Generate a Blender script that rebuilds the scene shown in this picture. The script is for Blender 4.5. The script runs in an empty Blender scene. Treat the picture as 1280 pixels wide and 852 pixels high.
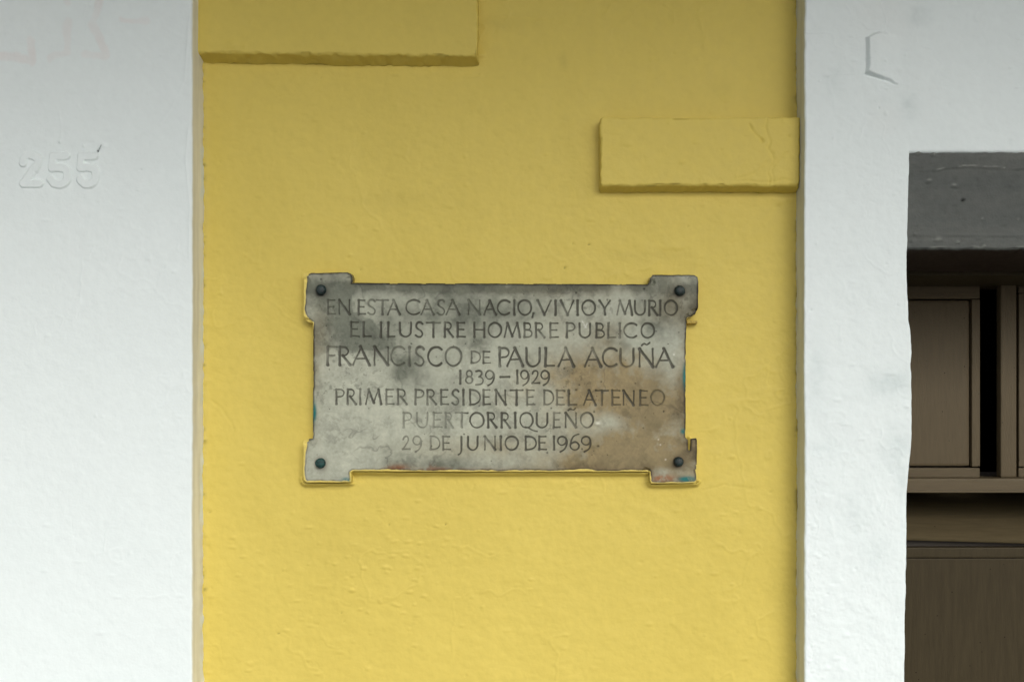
import bpy, bmesh, math
import numpy as np
from math import radians, pi, sin, cos

sc = bpy.context.scene
C = sc.collection

# ------------------------------------------------------------------ camera
S = 0.00125            # metres per photograph pixel on the yellow wall plane (Y = 0)
D = 1.45               # camera distance to the yellow wall
VX, VY = 690.0, 540.0  # point of the picture the level camera looks straight at
ZH = 1.65              # eye height
cam = bpy.data.cameras.new('camera')
cam.sensor_width = 36.0
cam.lens = 36.0 * D / (1280 * S)
cam.shift_x = (640 - VX) / 1280
cam.shift_y = (VY - 426) / 1280
cam.clip_start = 0.05
cam.clip_end = 500
camo = bpy.data.objects.new('camera', cam)
camo.location = (0, -D, ZH)
camo.rotation_euler = (radians(90), 0, 0)
C.objects.link(camo)
sc.camera = camo

# ------------------------------------------------------------------ light
SUN_EL, SUN_AZ = radians(38), radians(22)      # azimuth measured from straight in front of the wall towards the right
w = bpy.data.worlds.new('World'); sc.world = w; w.use_nodes = True
nt = w.node_tree; nt.nodes.clear()
sky = nt.nodes.new('ShaderNodeTexSky'); sky.sky_type = 'NISHITA'; sky.sun_disc = False
sky.sun_elevation = SUN_EL
sky.sun_rotation = pi - SUN_AZ
sky.dust_density = 4.0; sky.air_density = 1.0; sky.ozone_density = 1.0
hs = nt.nodes.new('ShaderNodeHueSaturation'); hs.inputs['Saturation'].default_value = 0.32   # cloud-whitened sky
bg = nt.nodes.new('ShaderNodeBackground'); bg.inputs['Strength'].default_value = 0.15
out = nt.nodes.new('ShaderNodeOutputWorld')
nt.links.new(sky.outputs[0], hs.inputs['Color']); nt.links.new(hs.outputs[0], bg.inputs[0]); nt.links.new(bg.outputs[0], out.inputs[0])
sun = bpy.data.lights.new('sun', 'SUN'); sun.energy = 1.2; sun.angle = radians(55); sun.color = (1.0, 0.965, 0.91)
suno = bpy.data.objects.new('sun', sun); C.objects.link(suno)
suno.location = (3, -6, 6)
from mathutils import Vector
sdir = Vector((sin(SUN_AZ) * cos(SUN_EL), -cos(SUN_AZ) * cos(SUN_EL), sin(SUN_EL)))
suno.rotation_euler = sdir.to_track_quat('Z', 'Y').to_euler()
sc.view_settings.view_transform = 'Standard'; sc.view_settings.look = 'None'
sc.view_settings.gamma = 1.0; sc.view_settings.use_curve_mapping = False
sc.view_settings.exposure = 0.22

# ------------------------------------------------------------------ helpers
def WX(p, Y): return (p - VX) * S * (D + Y) / D
def WZ(q, Y): return ZH + (VY - q) * S * (D + Y) / D
def PX(x, Y): return VX + x * D / (S * (D + Y))
def PZ(z, Y): return VY - (z - ZH) * D / (S * (D + Y))

_tab = {}
def vnoise(x, y, seed=0):
    if seed not in _tab:
        _tab[seed] = np.random.RandomState(seed + 11).rand(256, 256)
    t = _tab[seed]
    xi = np.floor(x).astype(np.int64); yi = np.floor(y).astype(np.int64)
    fx = x - xi; fy = y - yi
    fx = fx * fx * fx * (fx * (fx * 6 - 15) + 10); fy = fy * fy * fy * (fy * (fy * 6 - 15) + 10)
    a = t[xi & 255, yi & 255]; b = t[(xi + 1) & 255, yi & 255]
    c = t[xi & 255, (yi + 1) & 255]; d = t[(xi + 1) & 255, (yi + 1) & 255]
    return (a * (1 - fx) + b * fx) * (1 - fy) + (c * (1 - fx) + d * fx) * fy - 0.5

def fbm(x, y, size, octs=4, seed=0, gain=0.5, sx=1.0, sy=1.0):
    """fractal noise about -1..1; size = largest feature in the units of x and y"""
    r = 0; a = 1.0; f = 1.0 / size; n = 0
    for o in range(octs):
        ca, sa = cos(0.6 * o), sin(0.6 * o)
        X, Y_ = x * sx, y * sy
        r = r + a * vnoise((X * ca - Y_ * sa) * f + 37.1 * o, (X * sa + Y_ * ca) * f + 17.7 * o, seed + o)
        n += a; a *= gain; f *= 2.03
    return 2 * r / n

def sstep(a, b, x):
    t = np.clip((x - a) / (b - a), 0, 1)
    return t * t * (3 - 2 * t)

def segdist(x, y, p0, p1):
    dx, dy = p1[0] - p0[0], p1[1] - p0[1]
    L2 = dx * dx + dy * dy + 1e-9
    t = np.clip(((x - p0[0]) * dx + (y - p0[1]) * dy) / L2, 0, 1)
    return np.hypot(x - p0[0] - t * dx, y - p0[1] - t * dy), t

def linedist(x, y, pts):
    d = np.full(np.shape(x), 1e9)
    for a, b in zip(pts[:-1], pts[1:]):
        d = np.minimum(d, segdist(x, y, a, b)[0])
    return d

def polysd(x, y, poly):
    """distance to a polygon, positive inside, and the nearest point on it"""
    d = np.full(x.shape, 1e9); nx = np.zeros(x.shape); ny = np.zeros(x.shape)
    ins = np.zeros(x.shape, bool)
    n = len(poly)
    for i in range(n):
        (x0, y0), (x1, y1) = poly[i], poly[(i + 1) % n]
        dd, t = segdist(x, y, (x0, y0), (x1, y1))
        m = dd < d
        d = np.where(m, dd, d); nx = np.where(m, x0 + t * (x1 - x0), nx); ny = np.where(m, y0 + t * (y1 - y0), ny)
        if y0 != y1:
            c = ((y0 > y) != (y1 > y)) & (x < (x1 - x0) * (y - y0) / (y1 - y0) + x0)
            ins ^= c
    return np.where(ins, d, -d), nx, ny

def link(o, parent=None):
    C.objects.link(o)
    if parent is not None: o.parent = parent
    return o

def tag(o, label=None, cat=None, group=None, kind=None):
    if label: o['label'] = label
    if cat: o['category'] = cat
    if group: o['group'] = group
    if kind: o['kind'] = kind
    return o

def mesh_obj(name, V, F, mat, parent=None, col=None, org=(0, 0, 0), smooth=True):
    """V (n,3) world points, F (m,4) quads; col (n,3) base colours"""
    me = bpy.data.meshes.new(name)
    V = np.asarray(V, np.float32) - np.asarray(org, np.float32)
    F = np.asarray(F, np.int32)
    me.vertices.add(len(V)); me.vertices.foreach_set('co', V.ravel())
    me.loops.add(F.size); me.loops.foreach_set('vertex_index', F.ravel())
    me.polygons.add(len(F))
    me.polygons.foreach_set('loop_start', np.arange(0, F.size, 4, dtype=np.int32))
    me.polygons.foreach_set('loop_total', np.full(len(F), 4, np.int32))
    me.polygons.foreach_set('use_smooth', np.full(len(F), smooth, bool))
    if col is not None:
        a = me.color_attributes.new('paint', 'FLOAT_COLOR', 'POINT')
        c4 = np.ones((len(V), 4), np.float32); c4[:, :3] = col
        a.data.foreach_set('color', c4.ravel())
    me.update(calc_edges=True); me.validate()
    me.materials.append(mat)
    o = link(bpy.data.objects.new(name, me), parent)
    if parent is None: o.location = org
    return o

def subset(V, F, col, m):
    F2 = F[m]; u, inv = np.unique(F2, return_inverse=True)
    return V[u], inv.reshape(F2.shape), (None if col is None else col[u])

def gridfaces(nr, nc):
    i = np.arange(nr * nc).reshape(nr, nc)
    return np.stack([i[:-1, :-1], i[:-1, 1:], i[1:, 1:], i[1:, :-1]], -1)   # (nr-1, nc-1, 4)

# ------------------------------------------------------------------ materials
def mat_new(name):
    m = bpy.data.materials.new(name); m.use_nodes = True
    n = m.node_tree; b = n.nodes['Principled BSDF']
    return m, n, b

def N(n, t, **k):
    o = n.nodes.new(t)
    for a, v in k.items(): setattr(o, a, v)
    return o

def paint_mat(name, color=None, rough=0.5, bump=0.0004, scale=260, var=0.06, spec=0.35, streak=None, rvar=0.12, attr=True, specks=0):
    m, n, b = mat_new(name)
    tc = N(n, 'ShaderNodeTexCoord'); L = n.links
    if attr:
        a = N(n, 'ShaderNodeAttribute', attribute_name='paint'); src = a.outputs['Color']
    else:
        a = N(n, 'ShaderNodeRGB'); a.outputs[0].default_value = (*color, 1); src = a.outputs[0]
    mp = N(n, 'ShaderNodeMapping'); L.new(tc.outputs['Object'], mp.inputs[0])
    if streak: mp.inputs['Scale'].default_value = streak
    n1 = N(n, 'ShaderNodeTexNoise'); n1.inputs['Scale'].default_value = scale * 0.25; n1.inputs['Detail'].default_value = 6
    n2 = N(n, 'ShaderNodeTexNoise'); n2.inputs['Scale'].default_value = scale; n2.inputs['Detail'].default_value = 5
    L.new(mp.outputs[0], n1.inputs['Vector']); L.new(mp.outputs[0], n2.inputs['Vector'])
    mr = N(n, 'ShaderNodeMapRange'); mr.inputs['From Min'].default_value = 0.3; mr.inputs['From Max'].default_value = 0.7
    mr.inputs['To Min'].default_value = 1 - var; mr.inputs['To Max'].default_value = 1 + var
    L.new(n1.outputs['Fac'], mr.inputs['Value'])
    mx = N(n, 'ShaderNodeVectorMath', operation='SCALE'); L.new(src, mx.inputs[0]); L.new(mr.outputs[0], mx.inputs['Scale'])
    L.new(mx.outputs[0], b.inputs['Base Color'])
    if specks:
        vo = N(n, 'ShaderNodeTexVoronoi'); vo.inputs['Scale'].default_value = specks; L.new(tc.outputs['Object'], vo.inputs['Vector'])
        vm_ = N(n, 'ShaderNodeMapRange'); vm_.inputs['From Min'].default_value = .035; vm_.inputs['From Max'].default_value = .06
        vm_.inputs['To Min'].default_value = .12; L.new(vo.outputs['Distance'], vm_.inputs['Value'])
        m2 = N(n, 'ShaderNodeVectorMath', operation='SCALE'); L.new(mx.outputs[0], m2.inputs[0]); L.new(vm_.outputs[0], m2.inputs['Scale'])
        L.new(m2.outputs[0], b.inputs['Base Color'])
    rr = N(n, 'ShaderNodeMapRange'); rr.inputs['To Min'].default_value = rough - rvar; rr.inputs['To Max'].default_value = rough + rvar
    L.new(n1.outputs['Fac'], rr.inputs['Value']); L.new(rr.outputs[0], b.inputs['Roughness'])
    b.inputs['Specular IOR Level'].default_value = spec
    bp = N(n, 'ShaderNodeBump'); bp.inputs['Strength'].default_value = 1.0; bp.inputs['Distance'].default_value = bump
    L.new(n2.outputs['Fac'], bp.inputs['Height']); L.new(bp.outputs[0], b.inputs['Normal'])
    return m

M_yellow = paint_mat('yellow_wall_paint', rough=0.50, bump=0.00028, scale=300, var=0.02, spec=0.18)
M_white = paint_mat('white_wall_paint', rough=0.6, bump=0.0003, scale=300, var=0.012, spec=0.25)
M_marble = paint_mat('weathered_marble', rough=0.5, bump=0.00012, scale=900, var=0.07, spec=0.3)
M_soffit = paint_mat('grey_soffit_paint', rough=0.6, bump=0.0007, scale=300, var=0.05, spec=0.3)
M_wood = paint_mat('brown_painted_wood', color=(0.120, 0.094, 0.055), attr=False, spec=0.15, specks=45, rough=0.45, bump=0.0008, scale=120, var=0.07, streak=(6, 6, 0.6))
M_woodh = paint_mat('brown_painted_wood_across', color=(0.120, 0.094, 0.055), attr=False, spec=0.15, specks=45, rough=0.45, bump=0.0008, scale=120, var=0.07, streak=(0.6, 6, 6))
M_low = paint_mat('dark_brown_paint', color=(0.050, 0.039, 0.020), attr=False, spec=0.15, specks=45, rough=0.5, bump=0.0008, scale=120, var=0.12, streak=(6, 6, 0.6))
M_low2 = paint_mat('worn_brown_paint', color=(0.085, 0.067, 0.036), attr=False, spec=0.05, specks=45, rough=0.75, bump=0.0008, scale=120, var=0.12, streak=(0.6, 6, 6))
M_bolt = paint_mat('green_corroded_bronze', color=(0.008, 0.022, 0.021), attr=False, rough=0.45, bump=0.0008, scale=700, var=0.5, spec=0.5)
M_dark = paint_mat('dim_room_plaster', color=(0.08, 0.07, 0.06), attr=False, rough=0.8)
M_pave = paint_mat('pavement_stone', color=(0.17, 0.165, 0.155), attr=False, rough=0.8, bump=0.003, scale=30, var=0.12)
M_road = paint_mat('street_cobbles', color=(0.10, 0.10, 0.11), attr=False, rough=0.8, bump=0.004, scale=30, var=0.15)
M_conc = paint_mat('plain_concrete', color=(0.35, 0.35, 0.34), attr=False, rough=0.8, bump=0.001, scale=60)

YEL = np.array([0.662, 0.530, 0.120])
WHI = np.array([0.785, 0.86, 0.85])

def box(name, x0, x1, y0, y1, z0, z1, mat, parent=None, bev=0.002, org=(0, 0, 0), rot=0.0):
    bm = bmesh.new(); bmesh.ops.create_cube(bm, size=1)
    for v in bm.verts:
        v.co.x = (x0 + x1) / 2 + v.co.x * (x1 - x0); v.co.y = (y0 + y1) / 2 + v.co.y * (y1 - y0); v.co.z = (z0 + z1) / 2 + v.co.z * (z1 - z0)
    if rot:
        cx, cz = (x0 + x1) / 2, (z0 + z1) / 2
        for v in bm.verts:
            dx, dz = v.co.x - cx, v.co.z - cz
            v.co.x = cx + dx * cos(rot) - dz * sin(rot); v.co.z = cz + dx * sin(rot) + dz * cos(rot)
    if bev: bmesh.ops.bevel(bm, geom=bm.edges[:], offset=bev, segments=2, profile=0.6, affect='EDGES')
    bmesh.ops.translate(bm, verts=bm.verts, vec=[-c for c in org])
    me = bpy.data.meshes.new(name); bm.to_mesh(me); bm.free(); me.materials.append(mat)
    o = link(bpy.data.objects.new(name, me), parent)
    if parent is None: o.location = org
    return o

# ------------------------------------------------------------------ shared relief functions (pixels in, metres out)
rng = np.random.RandomState(4)

def dabs(p, q, spots, h):
    """small raised dabs or pits: (px, py, radius px, height m, stretch)"""
    pc = p[len(p) // 2]; 
    for (sx_, sy_, r, a, st) in spots:
        m = (np.abs(p - sx_) < 4 * r * st) & (np.abs(q - sy_) < 4 * r)
        if m.any():
            dx = (p[m] - sx_) / (r * st); dy = (q[m] - sy_) / r
            # steeper at the lower rim so that it casts a little shadow below
            dy = np.where(dy > 0, dy * 1.9, dy * 0.8)
            h[m] += a * np.exp(-(dx * dx + dy * dy) ** 1.3)
    return h

def plaster(p, q, seed, k=1.0):
    h = 0.0022 * fbm(p, q, 340, 2, seed)
    h = h + 0.0009 * k * fbm(p, q, 70, 3, seed + 3)
    h = h + 0.00046 * k * fbm(p, q, 15, 3, seed + 6, 0.6, 1.0, 1.25)
    h = h + 0.00016 * k * fbm(p, q, 5, 2, seed + 9)
    # trowel/brush edges: thin ridges where slow noise crosses zero
    r = fbm(p, q, 60, 3, seed + 12)
    area = sstep(0.05, 0.35, fbm(p, q, 120, 2, seed + 15))
    h = h + 0.0005 * k * np.exp(-(r / 0.02) ** 2) * area
    r2 = fbm(p, q, 26, 3, seed + 22)
    h = h - 0.0003 * k * np.exp(-(r2 / 0.018) ** 2) * sstep(0.2, 0.5, fbm(p, q, 90, 2, seed + 25))
    return h

# ------------------------------------------------------------------ yellow wall
def axis(lo, f0, f1, hi, fine, coarse_n=10, dense=()):
    a = np.linspace(lo, f0, coarse_n, endpoint=False) if lo < f0 else np.array([])
    b = np.arange(f0, f1, fine)
    for d0, d1 in dense: b = np.concatenate([b[b < d0], np.arange(d0, d1, .8), b[b >= d1]])
    c = np.linspace(f1, hi, coarse_n) if hi > f1 else np.array([f1])
    return np.concatenate([a, b, c])

QB = PZ(0.0, 0.0)      # ground row
QT = PZ(2.98, 0.0)

holes_y = [(401, 97, 1, -.001, 1), (600, 70, 3.5, .0016, 2.0), (590, 96, 3.2, .0012, 3.0), (705, 20, 1.3, -.0012, 1), (842, 68, 1.3, -.0012, 1),
  (736, 306, 1.7, -.0018, 1), (765, 276, 2.6, .001, 1), (706, 335, 1.6, -.0018, 1), (860, 283, 1.2, -.001, 1), (716, 305, 1.6, -.0012, 1), (738, 275, 2.8, .0012, 1.4),
  (907, 126, 4, .0012, 1.6), (873, 75, 2.4, .001, 1), (815, 76, 2.6, .001, 1.4), (840, 309, 6, .0009, 3), (450, 337, 1.3, -.0012, 1), (757, 341, 1.4, -.001, 1),
  (274, 203, 1.5, -.001, 1), (313, 419, 1.2, -.001, 1), (262, 640, 1.8, -.0016, 1), (260, 683, 1.6, -.0012, 1), (264, 735, 1.6, -.0012, 1), (291, 684, 2, .0014, 2.4), (291, 672, 2, .0012, 2),
  (419, 705, 1.7, .0018, 1.2), (386, 705, 1.5, .0015, 1), (355, 712, 1.3, .0013, 1), (386, 659, 1.7, .0013, 3.2), (486, 656, 1.5, -.0015, 1.2), (557, 655, 1.4, -.0016, 1.2), (523, 626, 1.7, .0013, 2.6),
  (434, 696, 1.6, .0014, 1.8), (399, 679, 2, .0012, 1), (440, 738, 2.2, .0015, 2.2), (456, 711, 1.8, .0014, 2), (490, 695, 1.6, .0014, 2.4), (508, 695, 1.6, .0014, 2.4), (522, 710, 1.6, .0013, 2.2), (535, 695, 1.5, .0012, 2),
  (492, 677, 1.6, .0014, 2), (510, 677, 1.7, .0015, 2.6), (525, 679, 1.6, .0014, 2), (440, 738, 1.7, .0013, 2), (441, 720, 1.8, .0013, 2), (482, 709, 2.1, .0014, 2.4), (512, 740, 1.9, .0015, 2.2), (530, 745, 1.7, .0014, 2), (476, 753, 1.6, .0013, 1.6),
  (493, 755, 1.7, .0013, 2), (426, 766, 1.2, -.0013, 1), (430, 777, 1.2, -.0013, 1), (348, 792, 1.6, -.0014, 1.6), (388, 782, 2, .001, 2.6), (385, 825, 1.8, .0014, 1.6), (397, 842, 2.2, .0012, 1.6), (425, 815, 2.6, .001, 2), (582, 844, 1.4, -.001, 1),
  (304, 696, 1.5, .0013, 3), (298, 719, 1.7, .0013, 2), (310, 838, 2, .0012, 2), (504, 766, 1.6, .0012, 2), (460, 836, 2.2, .0012, 1.2), (356, 713, 1.2, -.001, 1), (664, 724, 1.6, .0012, 2), (820, 720, 1.6, .0012, 1.8), (915, 730, 1.6, .0012, 1.8), (920, 640, 1.6, .0012, 1.6), (985, 628, 1.6, -.001, 1)]
for i in range(170):
    holes_y.append((rng.uniform(262, 990), rng.uniform(0, 850), rng.uniform(0.9, 2.6), rng.choice([-1, 1, 1, 1]) * rng.uniform(.0003, .0011), rng.uniform(0.8, 2.8)))
for i in range(70):
    holes_y.append((rng.normal(470, 70), rng.normal(725, 55), rng.uniform(0.9, 1.7), rng.uniform(.0006, .0013), rng.uniform(1.2, 2.6)))
cracks_y = [([(262, 500), (274, 508), (283, 520), (293, 536)], .0008, 1.1), ([(640, 608), (700, 612), (735, 606)], .0003, 1.0), ([(880, 612), (905, 606), (940, 610)], .0005, 1),
  ([(592, 95), (600, 92)], .0012, 1), ([(610, 22), (640, 20), (690, 24)], .0006, 1.4), ([(592, 605), (590, 614)], .0009, 1.0)]

OUT = [(379.5, 341.5), (400, 340.6), (434, 340.2), (438.5, 342), (440.3, 346), (440, 353.2), (470, 353.6), (640, 354.3), (809, 355.2), (812.2, 352), (811.6, 347.5), (815.5, 343.2), (868, 343.2), (872, 346), (873, 352), (872.8, 385), (869.5, 392), (865, 395.5), (859.5, 397.5),
       (858.2, 402), (857.3, 430), (857, 545), (859.8, 549.5), (860.3, 561), (861.5, 563), (863, 562), (863.6, 548.2), (870.5, 547.2), (871.3, 550), (871.3, 600), (869, 603.3), (814, 604), (812.3, 601), (812, 589.8), (806, 589.3), (640, 589.6), (441, 588.6), (438.8, 590.3), (438.6, 602.3),
       (384, 603), (380, 600.5), (378.8, 596), (379, 551), (382, 548.2), (391, 547.8), (391.4, 470), (391.2, 403.5), (385, 402.8), (380, 399.5), (379.2, 395)]

def build_yellow():
    ax = axis(PX(-0.62, 0), 236, 1014, PX(0.50, 0), 1.5, 3)
    az = axis(QT, -20, 872, QB, 1.5, 12)
    p, q = np.meshgrid(ax, az)
    h = plaster(p, q, 100, 1.35)
    h = dabs(p, q, holes_y, h)
    h += .0135 * sstep(2.4, 1.0, segdist(p, q, (861.0, 548), (861.0, 560))[0])
    for pts, a, wd in cracks_y:
        d = linedist(p + 1.2 * fbm(p, q, 8, 2, 60), q + 1.2 * fbm(p, q, 8, 2, 61), pts)
        h -= a * np.exp(-(d / wd) ** 2)
    # fillet of paint-filled mortar below and left of the plaque
    sd, nx, ny = polysd(p, q, OUT)
    o_ = np.clip(-sd, 0, None); lo = sstep(-.2, .6, (q - ny) / (o_ + .5)); lf = sstep(.5, .9, (nx - p) / (o_ + .5))
    wd_ = 5.0 + 1.2 * fbm(p, q, 30, 3, 55)
    h += .0135 * np.clip(1 - o_ / wd_, 0, 1) ** .8 * lo * (q > 560) + .006 * np.clip(1 - o_ / 1.6, 0, 1) * lf * (p < 400)
    # ragged fillet of caulk and thick paint where the wall meets the white piers
    rag = 2.4 * fbm(q, q * 0 + 3, 9, 4, 33) + 1.0 * fbm(q, q * 0 + 3, 60, 2, 34)
    dl = np.clip(p - (255.5 + rag), 0, None)
    h += 0.0035 * np.exp(-dl / 2.4)
    rag = 1.3 * fbm(q, q * 0 + 8, 12, 3, 43)
    dr = np.clip((995.5 + rag) - p, 0, None)
    h += 0.003 * np.exp(-dr / 2.0)
    col = np.repeat(YEL[None], p.size, 0).reshape(*p.shape, 3)
    t = (fbm(p, q, 220, 3, 140) + .5 * fbm(p, q, 45, 4, 144, .6, 1, .5))[..., None]
    col = col * (1 + 0.04 * t * np.array([1, 1.05, 1.6]))
    for cx, cy, rx, ry, a_ in [(705, 75, 5, 9, .10), (480, 250, 60, 12, .05), (900, 110, 14, 10, .06), (620, 30, 40, 8, .06), (800, 320, 50, 7, .05), (430, 690, 80, 30, .03), (930, 520, 30, 60, .04)]:
        col = col * (1 - (a_ * np.exp(-((p - cx) / rx) ** 2 - ((q - cy) / ry) ** 2) * (1 + .8 * fbm(p, q, 12, 3, 146)))[..., None])
    # dirt settled in the deepest pits, faint runs
    pit = sstep(.0007, .0016, -(h - plaster(p, q, 100, 1.35)))[..., None]
    col = col * (1 - 0.45 * pit)
    grime = (np.exp(-dl / 1.6) * sstep(0.25, 0.8, fbm(p, q, 8, 3, 71)) + np.exp(-dr / 1.6) * sstep(-0.2, 0.4, fbm(p, q, 14, 3, 72)))[..., None]
    col = col * (1 - 0.55 * np.clip(grime, 0, 1) * np.array([1, 1, 0.9]))
    V = np.stack([WX(p, 0), -h, WZ(q, 0)], -1).reshape(-1, 3)
    F = gridfaces(*p.shape)[..., ::-1].reshape(-1, 4)
    o = mesh_obj('yellow_wall', V, F, M_yellow, None, col.reshape(-1, 3), org=(0, 0, 0))
    return tag(o, 'yellow painted plaster wall recessed between the two white piers', 'wall')

yellow = build_yellow()

def pillow(name, x0, x1, q0, q1, depth, parent, mat, seed, step=1.5, r=2.3, base=None, relief=None, label=None, tilt=0.0, edge_wob=0.7, colfn=None, splay=0.0, ybk=0.006):
    """a raised block: rounded front face and side returns; px rectangle of its FRONT face at Y=-depth"""
    Yf = -depth
    k = (D) / (D + Yf)
    back = (depth + max(ybk - .006, 0)) / (S * (D + Yf) / D)             # depth in px units of the front plane
    ext = pi * r / 2 + back
    def ax(a, b):
        return np.concatenate([a - np.linspace(ext, pi * r / 2, 9)[:-1] , a - np.linspace(pi * r / 2, 0, 8)[:-1], np.arange(a, b, step), b + np.linspace(0, pi * r / 2, 8), b + np.linspace(pi * r / 2, ext, 9)[1:]])
    p, q = np.meshgrid(ax(x0 + r, x1 - r), ax(q0 + r, q1 - r))
    cx = np.clip(p, x0 + r, x1 - r); cq = np.clip(q, q0 + r, q1 - r)
    dx, dq = p - cx, q - cq
    e = np.maximum(np.abs(dx), np.abs(dq)); hyp = np.hypot(dx, dq) + 1e-9
    th = np.clip(e / r, 0, pi / 2)
    outw = r * np.sin(th); dep = r * (1 - np.cos(th)) + np.clip(e - pi * r / 2, 0, None)
    P = cx + outw * dx / hyp; Q = cq + outw * dq / hyp
    wob = edge_wob * (fbm(p, q, 26, 4, seed + 50) + .9 * fbm(p, q, 7, 3, seed + 55) - .9 * sstep(.35, .8, fbm(p, q, 11, 2, seed + 56)))
    fr = np.clip(1 - e / (2 * r), 0, 1)
    Q = Q + wob * np.where(e > 0, np.sign(dq), 0) + tilt * (P - x0) / (x1 - x0)
    P = P + wob * np.where(e > 0, np.sign(dx), 0)
    Q = Q + splay * np.clip((e - r * .6) / (ext - r * .6), 0, 1) * (dq > 0) * (np.abs(dq) / hyp)
    h = plaster(p, q, seed, 1.1)
    if relief: h = relief(p, q, h)
    Y = Yf + dep * S * (D + Yf) / D - h * np.where(e > 0, fr, 1)
    Y = np.minimum(Y, ybk)
    X = WX(P, Yf); Z = WZ(Q, Yf)
    col = np.repeat(base[None], p.size, 0).reshape(*p.shape, 3)
    col = col * (1 + 0.035 * fbm(p, q, 150, 3, seed + 40)[..., None])
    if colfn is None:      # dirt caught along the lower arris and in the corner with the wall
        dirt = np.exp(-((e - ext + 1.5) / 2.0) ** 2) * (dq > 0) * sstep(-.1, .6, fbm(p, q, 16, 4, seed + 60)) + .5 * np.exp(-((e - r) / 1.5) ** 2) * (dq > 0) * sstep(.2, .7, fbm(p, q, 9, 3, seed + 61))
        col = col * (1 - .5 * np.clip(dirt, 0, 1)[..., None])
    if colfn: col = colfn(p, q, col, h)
    V = np.stack([X, Y, Z], -1).reshape(-1, 3)
    F = gridfaces(*p.shape)[..., ::-1].reshape(-1, 4)
    return mesh_obj(name, V, F, mat, parent, col.reshape(-1, 3))

def relief_right(p, q, h):
    h = dabs(p, q, [(902, 188, 1.4, -.0016, 1), (833, 184, 1.3, -.0014, 1), (986, 171, 2.0, -.0016, .7), (952, 176, 2.2, -.0018, 1), (959, 184, 1.8, -.0014, 1), (966, 192, 1.6, -.001, 1), (870, 178, 3.5, .0008, 1.4), (853, 203, 3, .001, 1.5),
                    (783, 181, 3, .0009, 2.4), (790, 160, 2.6, .0008, 1.6), (849, 165, 2, .0008, 1), (836, 154, 2, .0008, 1), (940, 157, 3, .0008, 1), (771, 167, 3.5, .0008, 1.6)], h)
    w1, w2 = 2.4 * fbm(p, q, 14, 3, 310), 2.4 * fbm(p, q, 14, 3, 311)
    for pts, a in [([(958, 149), (957, 160), (963, 176), (960, 186), (967, 200), (960, 214), (962, 232)], .0008), ([(936, 156), (943, 166), (950, 173), (953, 178)], .0011), ([(984, 189), (972, 200), (965, 212), (966, 230)], .0006),
                   ([(958, 203), (950, 212), (936, 220), (918, 224)], .0006), ([(915, 227), (950, 227), (990, 225)], .0006)]:
        d = linedist(p + w1, q + w2, pts)
        h -= 1.7 * a * np.exp(-(d / 1.2) ** 2)
    return h

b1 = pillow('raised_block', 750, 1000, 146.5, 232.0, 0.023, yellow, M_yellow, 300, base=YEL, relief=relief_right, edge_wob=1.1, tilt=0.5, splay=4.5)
tag(b1, 'smaller raised yellow block touching the right white pier')
def relief_left(p, q, h):
    h = dabs(p, q, [(290, 57, 5, .0018, 1.4), (306, 58, 3, .001, 1), (430, 55, 2, .001, 1), (539, 68, 3, .0014, 1), (593, 60, 2, -.001, 1), (310, 27, 1.6, -.001, 1), (500, 30, 2, .0008, 2)], h)
    return h
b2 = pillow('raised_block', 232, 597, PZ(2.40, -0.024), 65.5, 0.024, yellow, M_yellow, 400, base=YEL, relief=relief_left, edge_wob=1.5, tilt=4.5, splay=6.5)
tag(b2, 'longer raised yellow block running out of the top of the picture')

# ------------------------------------------------------------------ white piers
PY = -0.048                           # front plane of the piers
kP = S * (D + PY) / D
QBp, QTp = PZ(0.0, PY), PZ(2.98, PY)

def stroke_field(p, q, strokes, bbox, r):
    x0, x1, y0, y1 = bbox
    g = np.zeros(p.shape)
    for pts, wd in strokes:
        for a, b in zip(pts[:-1], pts[1:]):
            A = (x0 + a[0] * (x1 - x0), y1 - a[1] * (y1 - y0)); B = (x0 + b[0] * (x1 - x0), y1 - b[1] * (y1 - y0))
            d, t = segdist(p, q, A, B)
            g = np.maximum(g, 1 - d / (r * wd))
    return g

def arc(cx, cy, rx, ry, a0, a1, n=14):
    return [(cx + rx * cos(radians(a0 + (a1 - a0) * i / n)), cy + ry * sin(radians(a0 + (a1 - a0) * i / n))) for i in range(n + 1)]

def chaikin(p, it=2):
    for _ in range(it):
        q = [p[0]]
        for a, b in zip(p[:-1], p[1:]):
            q += [(a[0] * .75 + b[0] * .25, a[1] * .75 + b[1] * .25), (a[0] * .25 + b[0] * .75, a[1] * .25 + b[1] * .75)]
        q.append(p[-1]); p = q
    return p

NUM2 = [(chaikin([(0.02, .74), (.1, .98), (.5, 1.06), (.95, .9), (.85, .6), (.4, .36), (.05, .02)]), 1), ([(.05, .02), (1, .02)], 1)]
NUM5 = [([(.92, .98), (.1, .98), (.1, .58)], 1), (chaikin([(.1, .56), (.5, .6), (.98, .5), (.98, .1), (.55, -.06), (.2, .0), (.02, .16)]), 1)]

def white_cols(p, q, seed):
    col = np.repeat(WHI[None], p.size, 0).reshape(*p.shape, 3)
    col = col * (1 + 0.02 * fbm(p, q, 180, 3, seed)[..., None] * np.array([1.3, 1, .9]))
    return col

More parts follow.
